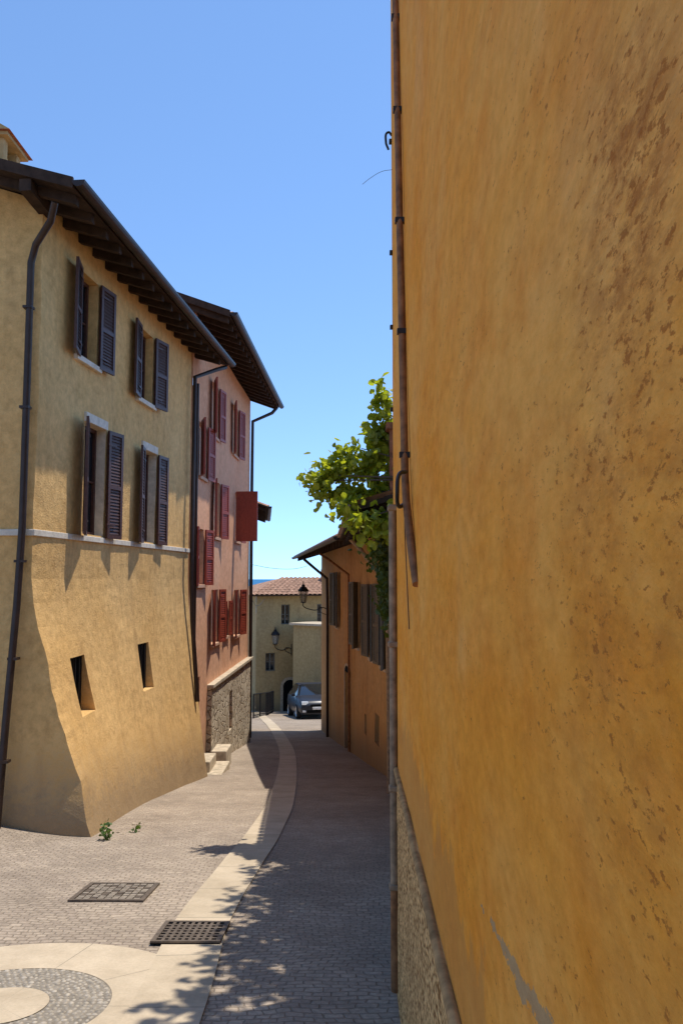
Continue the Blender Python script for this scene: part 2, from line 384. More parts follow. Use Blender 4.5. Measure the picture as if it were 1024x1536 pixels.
def wbox(mb,wf,s0,s1,z0,z1,o0,o1,m=0):
    mb.box(wf.pt(s0,z0,o0),wf.d*(s1-s0),Vector((0,0,z1-z0)),wf.n*(o1-o0),m)
def window(mb,wf,s0,s1,z0,z1,dep,fm=0,gm=1,bars=1,t=.05):
    wbox(mb,wf,s0-.02,s1+.02,z0-.02,z1+.02,-dep-.06,-dep-.02,gm)
    for a in ((s0-.01,s0+t,z0,z1),(s1-t,s1+.01,z0,z1)): wbox(mb,wf,*a,-dep-.018,-dep+.02,fm)
    for a in ((s0+t+.002,s1-t-.002,z0,z0+t),(s0+t+.002,s1-t-.002,z1-t,z1+.01)): wbox(mb,wf,*a,-dep-.018,-dep+.018,fm)
    c=(s0+s1)/2; wbox(mb,wf,c-.03,c+.03,z0+t+.002,z1-t-.002,-dep-.018,-dep+.023,fm)
    for k in range(1,bars+1):
        z=z0+(z1-z0)*k/(bars+1)
        wbox(mb,wf,s0+t+.002,c-.032,z-.012,z+.012,-dep-.018,-dep+.008,fm); wbox(mb,wf,c+.032,s1-t-.002,z-.012,z+.012,-dep-.018,-dep+.008,fm)
def shutter(mb,wf,sh,w,z0,z1,dirn,ang,fm=0,sm=1,off=.03):
    a=math.radians(ang); d=(wf.d*dirn*math.cos(a)+wf.n*math.sin(a)); n=(wf.n*math.cos(a)-wf.d*dirn*math.sin(a))
    o=wf.pt(sh,z0,off); H=z1-z0; t=.035; fr=.055
    def bx(a0,a1,b0,b1,c0,c1,m): mb.box(o+d*a0+Vector((0,0,b0))+n*c0,d*(a1-a0),Vector((0,0,b1-b0)),n*(c1-c0),m)
    bx(0,fr,0,H,0,t,fm); bx(w-fr,w,0,H,0,t,fm)
    zs=[0,H*.46,H-fr]
    for z in zs: bx(fr+.001,w-fr-.001,z,z+fr,.001,t-.001,fm)
    for (a0,a1) in ((fr,H*.46),(H*.46+fr,H-fr)):
        k=max(3,int((a1-a0)/.045)); 
        for i in range(k):
            z=a0+(a1-a0)*(i+.1)/k; hh=(a1-a0)/k
            mb.box(o+d*fr+Vector((0,0,z))+n*.024,d*(w-2*fr),Vector((0,0,.008)),n*(-.016)+Vector((0,0,hh*.9)),sm)
    bx(fr,w-fr,fr,H-fr,.0,.004,fm)
    for z in (H*.12,H*.86): bx(-.02,w*.5,z,z+.025,t+.001,t+.006,fm)
def corr_roof(name,A,B,run,pitch,thick,parent,mat='terracotta',per=.2,under='darkwood',hip=0):
    A=Vector(A);B=Vector(B);run=Vector(run); L=(B-A).length; d=(B-A)/L; n=int(L/per*6); rl=run.length
    mb=MB(); rows=[]; nr=max(2,int(rl/.4))
    for j in range(nr+1):
        t=j/nr
        for e in (0,.02) if 0<j<nr else (0,):
            r=[]
            for i in range(n+1):
                s=max(L*i/n,hip*t); w=abs(math.sin(math.pi*s/per))
                p=A+d*s+run*t+Vector((0,0,rl*t*pitch+.06*w+thick+(.0 if e==0 else .022))); r.append(p)
            rows.append(r)
    mb.grid(rows,0)
    i=[A,B,B+run+Vector((0,0,rl*pitch)),A+d*hip+run+Vector((0,0,rl*pitch))]; up=Vector((0,0,thick+.005))
    mb.quad(i[3],i[2],i[1],i[0],1)
    for a,b in ((0,1),(1,2),(2,3),(3,0)): mb.quad(i[a],i[b],i[b]+up,i[a]+up,1)
    mb.quad(i[0]+up,i[1]+up,i[2]+up,i[3]+up,1)
    if hip:
        rr=A+run*2; k=len(mb.v); mb.v+=[tuple(A+up),tuple(i[3]+up),tuple(rr+up)]; mb.f.append((k,k+1,k+2)); mb.m.append(0)
    k=int(L/per)
    for q in range(k):
        c=A+d*(per*(q+.5))+Vector((0,0,thick)); seg=[c+d*(math.cos(a)*per*.46)+Vector((0,0,math.sin(a)*.06)) for a in [math.pi*z/6 for z in range(7)]]
        rn=-run.normalized()*.05
        mb.grid([[p+rn for p in seg],[p for p in seg]],0)
    return mb.obj(name,[mat,under],parent)
def rafters(name,A,B,inn,pitch,length,parent,sp=.45,w=.09,h=.11):
    A=Vector(A);B=Vector(B);inn=Vector(inn).normalized(); L=(B-A).length; d=(B-A)/L; mb=MB(); s=.15
    while s<L-.1:
        o=A+d*(s-w/2)+Vector((0,0,-h-.003))+inn*.06+Vector((0,0,.06*pitch))
        mb.box(o,d*w,(inn+Vector((0,0,pitch)))*length,Vector((0,0,h)),0); s+=sp
    return mb.obj(name,['darkwood'],parent)
def gutter(name,A,B,outd,parent,r=.065):
    A=Vector(A);B=Vector(B);o=Vector(outd).normalized(); mb=MB(); rows=[]
    for P in (A,B):
        prof=[P+o*(r+math.cos(a)*r)+Vector((0,0,math.sin(a)*r)) for a in [math.pi+math.pi*k/8 for k in range(9)]]
        prof2=[P+o*(r+math.cos(a)*(r-.01))+Vector((0,0,math.sin(a)*(r-.01))) for a in [2*math.pi-math.pi*k/8 for k in range(9)]]
        rows.append(prof+prof2)
    mb.grid(rows,0,True)
    for r_ in rows:
        k=len(mb.v); mb.v+=[tuple(p) for p in r_[:9]]; mb.f.append(tuple(range(k,k+9))); mb.m.append(0)
    return mb.obj(name,['gutter'],parent,smooth=False)
# ---- yellow house
YH=empty('yellow_house')
w1=WF((-3.60,9.3),(-2.95,15.4),(1,0))
def bt(z): 
    t=max(0,(.0-z)/2.8); return t**1.35
def cn(z): return (noise.noise((z*1.7,3,1))*.035+noise.noise((z*6,1,1))*.02)*(1 if z<0 else .45)-.05*sst(-2.3,-2.75,z)
def dispA(s,z):
    t=bt(z); w=cn(z)*math.exp(-s/.35); return Vector((t*(.26+.69*math.exp(-s/2.0))+w,-.38*t*math.exp(-s/1.2)+w*.6,0))
wA=[(10.31,10.92,2.95,4.12),(12.54,13.2,2.9,4.06)]
wB=[(10.64,11.31,.60,2.12),(12.79,13.45,.60,2.1)]
wC=[(9.98,10.46,-1.68,-.98),(12.5,13.0,-1.74,-1.02)]
ops=[(w1.sy(a),w1.sy(b_),z0,z1,.17,0) for a,b_,z0,z1 in wA]+[(w1.sy(a),w1.sy(b_),z0,z1,.17,1) for a,b_,z0,z1 in wB]+[(w1.sy(a),w1.sy(b_),z0,z1,dq,0) for (a,b_,z0,z1),dq in zip(wC,(-.10,-.04))]
wall('street_wall',w1,-4.2,4.75,ops,['yellow','cream'],YH,dispA,step=.14)
w2=WF((-3.60,9.3),(-10.5,9.3),(0,-1))
def dispB(s,z):
    t=bt(z); w=cn(z)*math.exp(-s/.35); return Vector((t*.95*math.exp(-s/.9)+w,-(.22+.16*math.exp(-s/1.0))*t+w*.6,0))
wall('front_wall',w2,-4.2,4.62,[],['yellow'],YH,dispB,step=.14)
mb=MB(); B0=Vector((-2.95,15.4,-5)); B1=Vector((-10.5,15.4,-5)); u=Vector((0,0,9.6))
mb.quad(B0,B1,B1+u,B0+u); C0=Vector((-10.5,9.3,-5)); mb.quad(C0,B1,B1+u,C0+u)
mb.v+= [(-3.6,9.3,4.55),(-10.4,9.3,4.55),(-7.0,9.3,5.6)]; k=len(mb.v); mb.f.append((k-3,k-1,k-2)); mb.m.append(0)
mb.obj('back_walls',['yellow'],YH)
mb=MB()
wbox(mb,w1,-.02,w1.L,.50,.575,-.02,.025); wbox(mb,w2,.0,6.9,.50,.575,-.02,.026)
for a,b_,z0,z1 in wA: wbox(mb,w1,w1.sy(a)-.08,w1.sy(b_)+.1,z0-.075,z0-.002,-.1,.055)
for a,b_,z0,z1 in wB: wbox(mb,w1,w1.sy(a)-.03,w1.sy(b_)+.03,z1+.002,z1+.13,-.05,.03)
mb.obj('white_band_and_sills',['white'],YH,bevel=.006)
mb=MB()
for a,b_,z0,z1 in wA+wB: window(mb,w1,w1.sy(a),w1.sy(b_),z0,z1,.15,bars=1)
mb.obj('windows',['brownwood','glass'],YH)
mb=MB()
for (a,b_,z0,z1),dq in zip(wC,(.07,.01)):
    window(mb,w1,w1.sy(a),w1.sy(b_),z0,z1,-.03-dq,bars=0,t=.03)
    for k in range(1,4):
        s=w1.sy(a+(b_-a)*k/4); wbox(mb,w1,s-.008,s+.008,z0,z1,.06+dq,.075+dq,0)
mb.obj('barred_windows',['iron','glass'],YH)
mb=MB()
for i,(a,b_,z0,z1) in enumerate(wA+wB):
    w=.40 if i<2 else .38
    shutter(mb,w1,w1.sy(a)-.01,w,z0-.03,z1+.0,-1,(16,9,22,14)[i]); shutter(mb,w1,w1.sy(b_)+.01,w,z0-.03,z1,1,(7,12,10,6)[i])
mb.obj('shutters',['brownwood','slat'],YH)
EA=Vector((-3.02,8.65,4.40)); EB=Vector((-2.33,16.1,4.36)); dv=(EB-EA).normalized(); inn=Vector((-dv.y,dv.x,0))
corr_roof('tiled_roof',EA,EB,inn*4.0,.30,.05,YH)
mb=MB(); q=EA+inn*4+Vector((0,0,1.2)); q2=EB+inn*4+Vector((0,0,1.2)); mb.quad(q,q2,q2+inn*4-Vector((0,0,1.2)),q+inn*4-Vector((0,0,1.2))); mb.obj('rear_roof',['terracotta'],YH)
rafters('rafters',EA+dv*.1,EB,inn,.30,1.1,YH)
gutter('gutter',EA-dv*.05+Vector((0,0,.06)),EB+dv*.05+Vector((0,0,.06)),-inn,YH,.075)
mb=MB(); 
for t in (0.5,2.2): 
    o=EA+inn*t+Vector((0,0,.3*t-.16)); mb.box(o,inn*.14,Vector((0,.7,0)),(0,0,.14))
mb.box(EA+Vector((0,-.03,-.02)),(inn*4+Vector((0,0,1.2))),Vector((0,.035,0)),(0,0,.13)); mb.obj('verge_board_and_purlins',['darkwood'],YH)
tube('drain_pipe_near',[(-3.28,8.80,4.30),(-3.36,8.9,4.12),(-3.62,9.15,3.95),(-3.69,9.2,3.75),(-3.69,9.2,.6),(-3.71,9.17,-.3),(-3.72,9.0,-1.6),(-3.72,8.85,-2.75)],.042,'gutter',YH)
tube('drain_pipe_far',[(-2.36,15.95,4.3),(-2.5,15.6,4.15),(-2.84,15.2,3.9),(-2.85,15.2,0),(-2.82,15.2,-.8),(-2.70,15.2,-2.3)],.042,'gutter',YH)
mb=MB()
for z in (3.2,2.0,.2,-.9,-2): mb.cbox((-3.70,9.2 if z>-.3 else 9.2+(z+.3)*.15,z),.11,.10,.03)
mb.obj('pipe_clamps',['gutter'],YH)
mb=MB(); cx,cy,cz=-4.78,10.3,4.86
mb.cbox((cx,cy,cz),.75,.6,1.0,0); mb.cbox((cx,cy,cz+.54),.87,.72,.08,0)
for sx in (-1,1):
    for sy in (-1,1): mb.cbox((cx+sx*.27,cy+sy*.21,cz+.75),.15,.13,.34,0)
mb.cbox((cx,cy,cz+.74),.05,.45,.32,0)
mb.cbox((cx,cy,cz+.945),.85,.7,.045,0)
z=cz+.97; a=[(cx-.47,cy-.4,z),(cx+.47,cy-.4,z),(cx+.47,cy+.4,z),(cx-.47,cy+.4,z),(cx,cy-.4,z+.27),(cx,cy+.4,z+.27)]; k=len(mb.v); mb.v+=a
for q in ((0,1,4),(2,3,5),(1,2,5,4),(3,0,4,5),(3,2,1,0)): mb.f.append(tuple(k+i for i in q)); mb.m.append(1 if len(q)==4 else 0)
mb.cbox((cx,cy,cz+.74),.3,.3,.3,2)
mb.obj('chimney',['beige','brickred','void'],YH)
# ---- pink house
PH=empty('pink_house')
w3=WF((-2.94,15.5),(-2.745,23.7),(1,0))
def W(c,z0,z1,ow=.72): return (w3.sy(c)-ow/2,w3.sy(c)+ow/2,z0,z1)
pw=[W(17.95,3.22,4.42),W(20.9,3.25,4.55,.8),W(16.6,2.12,3.25,.7),W(18.3,.95,2.22),W(21.4,1.0,2.3,.8),W(16.45,-.12,1.03,.7),W(18.2,-1.45,-.25,.75),W(21.4,-1.5,-.3,.8),W(19.75,-1.4,-.55,.4)]
door=(w3.sy(15.75),w3.sy(16.6),-4.2,-2.0)
wall('street_wall',w3,-5.2,5.35,[(*o,.16,0) for o in pw]+[(*door,.25,0)],['pink'],PH,step=.4)
mb=MB()
for o in pw: window(mb,w3,*o,.14,bars=1)
wbox(mb,w3,door[0],door[1],door[2],door[3],-.27,-.22,2)
for k in range(1,4): 
    s=door[0]+(door[1]-door[0])*k/4; wbox(mb,w3,s-.01,s+.01,door[2],door[3],-.219,-.21,0)
mb.obj('windows_and_door',['white','glass','greywood'],PH)
mb=MB()
for i,o in enumerate(pw[:8]):
    w=.42
    if i==4: w=.57
    shutter(mb,w3,o[0]-.01,w,o[2]-.02,o[3],-1,(18,14,20,12,84,9,15,12)[i]); shutter(mb,w3,o[1]+.01,w if i!=4 else .42,o[2]-.02,o[3],1,(8,12,10,14,8,12,9,14)[i])
shutter(mb,w3,pw[8][0]-.01,.22,pw[8][2],pw[8][3],-1,10); shutter(mb,w3,pw[8][1]+.01,.22,pw[8][2],pw[8][3],1,10)
mb.obj('red_shutters',['redwood','redwood'],PH)
mb=MB()
for o in pw: wbox(mb,w3,o[0]-.06,o[1]+.06,o[2]-.07,o[2]-.003,-.1,.05)
mb.obj('sills',['farpink'],PH,bevel=.006)
w3b=WF(w3.pt(w3.sy(17.45),0,.10)[:2],w3.pt(w3.L+.02,0,.10)[:2],(1,0))
wall('rubble_base',w3b,-5.3,-2.36,[(2.3,2.75,-3.7,-2.75,.3,0)],['rubble'],PH,step=.25)
mb=MB(); wbox(mb,w3b,2.2,2.85,-3.8,-2.7,-.36,-.3,1)
wbox(mb,w3b,-.05,w3b.L+.03,-2.36,-2.28,-.12,.05,0); mb.obj('base_ledge',['ledge','void'],PH,bevel=.01)
mb=MB(); mb.quad(w3b.pt(0,-5.3,0),w3b.pt(0,-5.3,-.12),w3b.pt(0,-2.36,-.12),w3b.pt(0,-2.36,0)); mb.obj('base_end',['rubble'],PH)
mb=MB(); u=Vector((0,0,10.5))
for a,b_ in (((-2.94,15.5),(-9,15.6)),((-9,15.6),(-9,23.7)),((-9,23.7),(-2.745,23.7))):
    A=Vector((*a,-5.2));B=Vector((*b_,-5.2)); mb.quad(A,B,B+u,A+u)
k=len(mb.v); mb.v+=[(-2.94,15.5,5.29),(-9,15.6,5.29),(-6,15.55,6.3),(-2.745,23.7,5.29),(-9,23.7,5.29),(-6,23.7,6.3)]; mb.f+=[(k,k+1,k+2),(k+3,k+5,k+4)]; mb.m+=[0,0]
mb.obj('side_walls',['pink'],PH)
EA=Vector((-2.18,15.25,5.14)); EB=Vector((-1.92,24.2,5.24)); dv=(EB-EA).normalized(); inn=Vector((-dv.y,dv.x,0))
corr_roof('tiled_roof',EA,EB,inn*4.0,.36,.05,PH)
rafters('rafters',EA,EB,inn,.36,1.1,PH,.5,.1,.13)
gutter('gutter',EA+Vector((0,-.03,.06)),EB+Vector((0,.05,.06)),-inn,PH,.075)
mb=MB(); mb.box(EA+Vector((0,-.02,-.03)),(inn*4+Vector((0,0,1.44))),Vector((0,.035,0)),(0,0,.14)); 
q=EA+inn*4+Vector((0,0,1.44)); q2=EB+inn*4+Vector((0,0,1.44)); mb.quad(q,q2,q2+inn*4-Vector((0,0,1.44)),q+inn*4-Vector((0,0,1.44)))
mb.obj('verge_and_rear_roof',['darkwood'],PH)
tube('drain_pipe',[(-1.98,24.0,5.2),(-2.1,23.8,5.0),(-2.66,23.6,4.7),(-2.67,23.6,2),(-2.66,23.6,-4.6)],.05,'gutter',PH)
tube('wall_pipe',[w3.pt(.22,3.9,.06),w3.pt(.22,0,.06),w3.pt(.22,-2.2,.06)],.03,'gutter',PH)
mb=MB()
for (x0,x1,y0,y1,h) in ((-2.95,-2.30,15.65,16.8,.16),(-2.95,-2.55,15.8,16.6,.34),(-2.72,-2.40,17.0,17.75,.42)):
    mb.box((x0,y0,gz(-2.5,y1)-.2),(x1-x0,0,0),(0,y1-y0,0),(0,0,.2+h))
mb.obj('stone_steps',['ledge'],bevel=.02)
GH=empty('plastered_house')
w4=WF((-2.82,23.95),(-3.35,29),(1,0))
wall('street_wall',w4,-6.3,2.5,[(2,2.8,-.2,1.1)],['beige'],GH,step=.6)
mb=MB(); window(mb,w4,2,2.8,-.2,1.1,.14); mb.obj('window',['brownwood','glass'],GH)
mb=MB(); mb.quad((-3.35,29,-6.5),(-8,29,-6.5),(-8,29,2.5),(-3.35,29,2.5)); mb.quad((-2.82,23.95,-6.5),(-8,23.95,-6.5),(-8,23.95,2.5),(-2.82,23.95,2.5)); mb.obj('side_walls',['beige'],GH)
EA=Vector((-2.22,23.9,2.12)); EB=Vector((-2.75,29.4,2.12)); dv=(EB-EA).normalized(); inn=Vector((-dv.y,dv.x,0))
corr_roof('tiled_roof',EA,EB,inn*4,.35,.05,GH); rafters('rafters',EA,EB,inn,.35,.9,GH); gutter('gutter',EA+Vector((0,0,.05)),EB+Vector((0,0,.05)),-inn,GH)
# ---- right hand faded orange house
OH=empty('orange_house')
w5=WF((.90,15.0),(-.70,28.1),(-1,0))
def V(y1,y0): return (w5.sy(y1),w5.sy(y0))
ow=[(*V(23.0,23.7),-1.38,.18),(*V(18.95,19.6),-1.62,-.08),(*V(16.75,17.35),-1.68,-.12),(*V(15.3,15.9),-1.7,-.1),(*V(16.2,16.75),-3.35,-2.75),(*V(17.9,18.2),-3.45,-3.0)]
dr=(*V(20.6,21.6),-4.75,-2.45)
wall('street_wall',w5,-6.2,1.0,[(*o,.15,0) for o in ow]+[(*dr,.3,0)],['orange2'],OH,step=.4)
mb=MB()
for i,o in enumerate(ow): window(mb,w5,*o,.13 if i<4 else .12,bars=1 if i<4 else 0)
wbox(mb,w5,dr[0],dr[1],dr[2],dr[3],-.33,-.27,2)
for k in range(1,6):
    s=dr[0]+(dr[1]-dr[0])*k/6; wbox(mb,w5,s-.01,s+.01,dr[2],dr[3],-.269,-.262,0)
mb.obj('windows_and_door',['brownwood','glass','darkwood'],OH)
mb=MB()
for i,o in enumerate(ow[:4]):
    shutter(mb,w5,o[0]-.01,.38,o[2],o[3],-1,(10,25,14,20)[i]); shutter(mb,w5,o[1]+.01,.38,o[2],o[3],1,(14,8,12,9)[i])
mb.obj('shutters',['greywood','greywood'],OH)
mb=MB()
for o in ow[:4]: wbox(mb,w5,o[0]-.06,o[1]+.06,o[2]-.07,o[2]-.003,-.1,.05)
n=12; c=(dr[0]+dr[1])/2; hw=(dr[1]-dr[0])/2
for i in range(n):
    a0=math.pi*i/n;a1=math.pi*(i+1)/n
    P=lambda a,r: w5.pt(c-math.cos(a)*r,dr[3]-.05+math.sin(a)*r*.45,.016)
    mb.quad(P(a0,hw),P(a1,hw),P(a1,hw+.14),P(a0,hw+.14))
for s in (dr[0]-.14,dr[1]): wbox(mb,w5,s,s+.14,-4.9,dr[3]-.05,0,.016)
mb.obj('sills_and_surround',['cream'],OH)
mb=MB()
for i in range(n):
    a0=math.pi*i/n;a1=math.pi*(i+1)/n
    P=lambda a,r: w5.pt(c-math.cos(a)*r,dr[3]+math.sin(a)*r*.4,.011)
    mb.quad(P(a0,0),P(a1,0),P(a1,hw*.97),P(a0,hw*.97))
mb.obj('door_fanlight',['void'],OH)
mb=MB(); u=Vector((0,0,7.0))
for a,b_ in (((-.7,28.1),(6,29)),((6,29),(6,14.6)),((6,14.6),(.9,15.0))):
    A=Vector((*a,-6.2));B=Vector((*b_,-6.2)); mb.quad(A,B,B+u,A+u)
mb.obj('side_walls',['orange2'],OH)
EA=Vector((-.02,14.2,.70)); EB=Vector((-1.66,28.6,.70)); dv=(EB-EA).normalized(); inn=Vector((dv.y,-dv.x,0))
corr_roof('tiled_roof',EB,EA,inn*4.5,.30,.05,OH); rafters('rafters',EA,EB,inn,.30,1.1,OH,.55); gutter('gutter',EA+Vector((0,0,.05)),EB+Vector((0,0,.05)),-inn,OH)
tube('drain_pipe',[(-1.2,25.5,.62),(-1.0,25.5,.45),(-.46,25.4,.0),(-.44,25.4,-1),(-.44,25.4,-5.0)],.045,'gutter',OH)
tube('drain_pipe_mid',[(-.6,20.2,.66),(-.35,20.2,.5),(.18,20.3,.1),(.19,20.3,-4.3)],.03,'rustpipe',OH)
mb=MB(); mb.cbox((.35,20,1.35),.5,.5,1.0); mb.cbox((.35,20,1.87),.62,.62,.07); mb.cbox((.35,20,1.98),.4,.4,.16); mb.obj('brick_chimney',['brickred'],OH)
AN=empty('annex_building')
w6=WF((.575,8.5),(.92,14.9),(-1,0))
wall('street_wall',w6,-4,.95,[(2.0,2.6,-1.6,-.3,.15,0)],['orange2'],AN,step=.4)
mb=MB(); window(mb,w6,2.0,2.6,-1.6,-.3,.13); mb.quad((.575,8.5,-4),(5,8.5,-4),(5,8.5,1.0),(.575,8.5,1.0),2); mb.obj('window_and_end_wall',['brownwood','glass','orange2'],AN)
EA=Vector((.12,8.35,.70)); EB=Vector((-.035,14.45,.67)); dv=(EB-EA).normalized(); inn=Vector((dv.y,-dv.x,0))
corr_roof('tiled_roof',EB,EA,inn*4,.3,.05,AN); rafters('rafters',EA,EB,inn,.3,1,AN,.55)
tube('drain_pipe',[(.1,12.4,.66),(.3,12.5,.45),(.72,12.6,-.1),(.74,12.6,-3.3)],.035,'lead',AN)
mb=MB(); mb.cbox((.66,8.6,.4),.28,.34,2.4); mb.cbox((.66,8.6,1.63),.36,.42,.07); mb.obj('brick_pillar',['brickred'],AN)
w7=WF((.325,4.78),(.57,8.48),(-1,0))
GW=empty('garden_wall'); wall('face',w7,-3,.15,[],['orange2'],GW,step=.3)
mb=MB(); mb.box(w7.pt(0,.15,.03),w7.d*w7.L,(0,0,.06),-w7.n*.4); mb.obj('coping',['ledge'],GW,bevel=.01)
mb=MB(); mb.quad(w7.pt(0,-3,-.35),w7.pt(w7.L,-3,-.35),w7.pt(w7.L,.15,-.35),w7.pt(0,.15,-.35)); mb.obj('rear_face',['orange2'],GW)
# ---- near orange wall / house
NH=empty('orange_plaster_house')
w8=WF((.208+.021*4.7,4.7),(.208-.021*4,-4),(-1,0))
ss=[];s=0
while s<w8.L: ss.append(s); s+=.08 if s<5.2 else .5
ss.append(w8.L)
def ledz(s): y=4.7-s; return -.905-.033*(y-1.72)
rows=[]
for k in range(61):
    t=k/60; rows.append([w8.pt(s,ledz(s)+(3.7-ledz(s))*t,0)+w8.n*(noise.noise((s*.9,t*6,3))*.006) for s in ss])
mb=MB(); mb.grid(rows,0); mb.obj('street_wall',['nearwall'],NH,smooth=True)
rows=[[w8.pt(s,-3+(ledz(s)-.02+3)*k/12,.008)+w8.n*(noise.noise((s*3,k*.8,8))*.006) for s in ss] for k in range(13)]
mb=MB(); mb.grid(rows,0); mb.obj('pebbledash_plinth',['pebbledash'],NH,smooth=True)
tube('plinth_ledge',[w8.pt(s+.0,ledz(s)-.010,.010)+Vector((0,0,noise.noise((s*2.5,0,0))*.012)) for s in ss],.0145,'wledge',NH,radii=[1+.4*noise.noise((s*5,4,0)) for s in ss])
mb=MB(); P=w8.pt(0,-3,0); mb.quad(P,P+Vector((4,.1,0)),P+Vector((4,.1,6.7)),P+Vector((0,0,6.7)))
Q=w8.pt(w8.L,-3,0); mb.quad(Q,Q+Vector((4,0,0)),Q+Vector((4,0,6.7)),Q+Vector((0,0,6.7)))
mb.quad(P+Vector((0,0,6.7)),P+Vector((4,0,6.7)),Q+Vector((4,0,6.7)),Q+Vector((0,0,6.7))); mb.obj('end_walls_and_top',['orange2'],NH)
def wy(y,o): return w8.pt((4.7-y)/abs(w8.d.y),0,o)
def npt(y,z,o): p=wy(y,o); return (p.x,p.y,z)
tube('conduit',[npt(3.85,3.7,.02),npt(3.72,2.86,.02),npt(3.45,1.6,.02),npt(3.18,.42,.02),npt(3.1,.3,.02),npt(2.92,.12,.015),npt(2.8,-.02,.004)],.0155,'rustpipe',NH)
tube('bare_wire',[npt(3.95,3.7,.012),npt(3.85,2.4,.014),npt(3.6,1.2,.01),npt(3.35,.2,.012),npt(3.2,-.2,.006)],.0022,'bark',NH)
mb=MB()
for y,z in ((3.70,2.75),(3.58,2.2),(3.45,1.6),(3.32,1.05),(3.2,.5)): 
    p=npt(y,z,.02); mb.cbox(p,.042,.03,.022)
for z in (2.66,1.96,1.5,1.0): p=npt(4.66,z,.006); mb.cbox(p,.02,.03,.022)
mb.obj('clamps',['iron'],NH)
tube('iron_hook',[npt(3.12,.42,.02),npt(3.05,.40,.05),npt(3.0,.33,.06),npt(3.08,.28,.05),npt(3.15,.3,.02)],.008,'iron',NH,bez=True)
tube('iron_hook_top',[npt(4.66,2.70,.0),npt(4.66,2.72,.02),npt(4.66,2.66,.035),npt(4.66,2.61,.02)],.007,'iron',NH,bez=True)
tube('dry_twig',[npt(4.6,2.45,.0),npt(4.6,2.44,.06),npt(4.6,2.40,.13),npt(4.6,2.36,.18)],.0013,'bark',NH,bez=True)
gp=[(.275,4.3,.40),(.275,4.3,-1.1),(.279,4.3,-2.05)]
tube('downpipe',gp,.021,'lead',NH)
tube('downpipe_foot',[(.279,4.3,-1.6),(.279,4.3,-2.12)],.024,'rustpipe',NH)
mb=MB()
for z in (.38,-.35,-1.1,-1.6): mb.cbox((.277,4.3,z),.058,.058,.03)
mb.obj('downpipe_collars',['lead'],NH,bevel=.008)
# ------------------------------------------------------------------ trees
def leaf(mb,p,size,m=0,up=.5):
    n=Vector((random.gauss(0,1),random.gauss(0,1),random.gauss(0,1)+up)).normalized()
    a=n.orthogonal().normalized(); ang=U(0,6.28); c=n.cross(a); d=a*math.cos(ang)+c*math.sin(ang); w=n.cross(d)
    L=size*U(.6,1.3); h=L*.42; f=n*L*U(.05,.22); i=len(mb.v)
    mb.v+=[tuple(p),tuple(p+d*L*.35+w*h+f),tuple(p+d*L*.8+w*h*.7+f*.6),tuple(p+d*L),tuple(p+d*L*.8-w*h*.7+f*.6),tuple(p+d*L*.35-w*h+f)]
    mb.f+=[(i,i+1,i+2,i+3),(i,i+3,i+4,i+5)]; mb.m+=[m,m]
TR=empty('garden_tree')
lv=MB(); limbs=[]
cl_vis=[((-.31,8.9,1.10),.11,80),((-.22,8.8,.98),.12,110),((-.16,8.8,1.15),.13,110),((-.05,8.9,1.18),.15,170),((.0,8.9,.92),.15,190),((.10,8.8,1.25),.15,170),((.15,8.7,.80),.17,260),((.28,8.9,1.08),.17,260),((.30,8.7,.68),.16,220),((.38,8.8,1.34),.15,180),((.36,8.7,1.58),.12,100),((.47,8.7,1.72),.13,140),((.44,8.7,1.90),.10,60),((.55,8.8,1.5),.15,160),((.45,8.7,.92),.18,240),((.48,8.4,.6),.16,200),((.56,8.7,2.0),.09,50),((.6,8.9,1.2),.18,160),((.2,8.3,.60),.12,120),((.05,8.5,.74),.11,100),((.38,8.3,.45),.12,110),((-.12,8.9,1.34),.09,60),((.22,8.8,1.45),.12,110),((.02,8.8,1.42),.07,35),((.5,8.7,1.32),.16,160),((.42,8.6,2.12),.06,25)]
base=Vector((1.35,7.9,1.0))
def cluster(c,r,n,size,m):
    c=Vector(c)
    for _ in range(n):
        q=Vector((random.gauss(0,1),random.gauss(0,1),random.gauss(0,1)))*r*.62
        if noise.noise((c+q)*6)<-.2: continue
        leaf(lv,c+q,size,m)
for c,r,n in cl_vis:
    cluster(c,r,n,.085,0); limbs.append(c)
hid=[]
for _ in range(70):
    y=U(4.8,8.4); x=U(.62,1.5) if y>7.6 else U(.085*y+.05,1.3); z=U(1.5,3.3)
    hid.append(((x,y,z)))
for c in hid: 
    for _ in range(int(U(30,90))):
        q=Vector(c)+Vector((random.gauss(0,1),random.gauss(0,1),random.gauss(0,1)))*.17
        if q.x<.078*q.y+.02 : continue
        leaf(lv,q,.11,0)
lv.obj('foliage',['leaf'],TR)
tube('trunk',[(1.4,7.7,-3),(1.38,7.75,-1),(1.3,7.8,.6),(1.3,7.7,1.8),(1.2,7.3,2.6)],.10,'bark',TR,radii=[1.2,1.05,.9,.7,.4],bez=True)
for i,c in enumerate(limbs):
    if i%2==0: 
        c=Vector(c); mid=(base+c)/2+Vector((U(-.1,.1),U(-.1,.1),.0)); tube('branch',[base,mid,c],.016,'bark',TR,radii=[1.4,.8,.25],bez=True)
for i,c in enumerate(hid[::3]):
    c=Vector(c); mid=(base+c)/2+Vector((U(-.2,.2),U(-.2,.2),.3)); tube('limb',[(1.3,7.75,1.2),mid,c],.028,'bark',TR,radii=[1.5,.8,.2],bez=True)
iv=MB(); 
for _ in range(1100):
    s=abs(random.gauss(0,1))*1.2; z=.9-abs(random.gauss(0,1))*.75*(1-min(s,2)/3.5); 
    if noise.noise((s*2.2,z*2.2,5))<-.1: continue
    if z<-.7: continue
    leaf(iv,w6.pt(s,z,U(.02,.16)),.07,0,0)
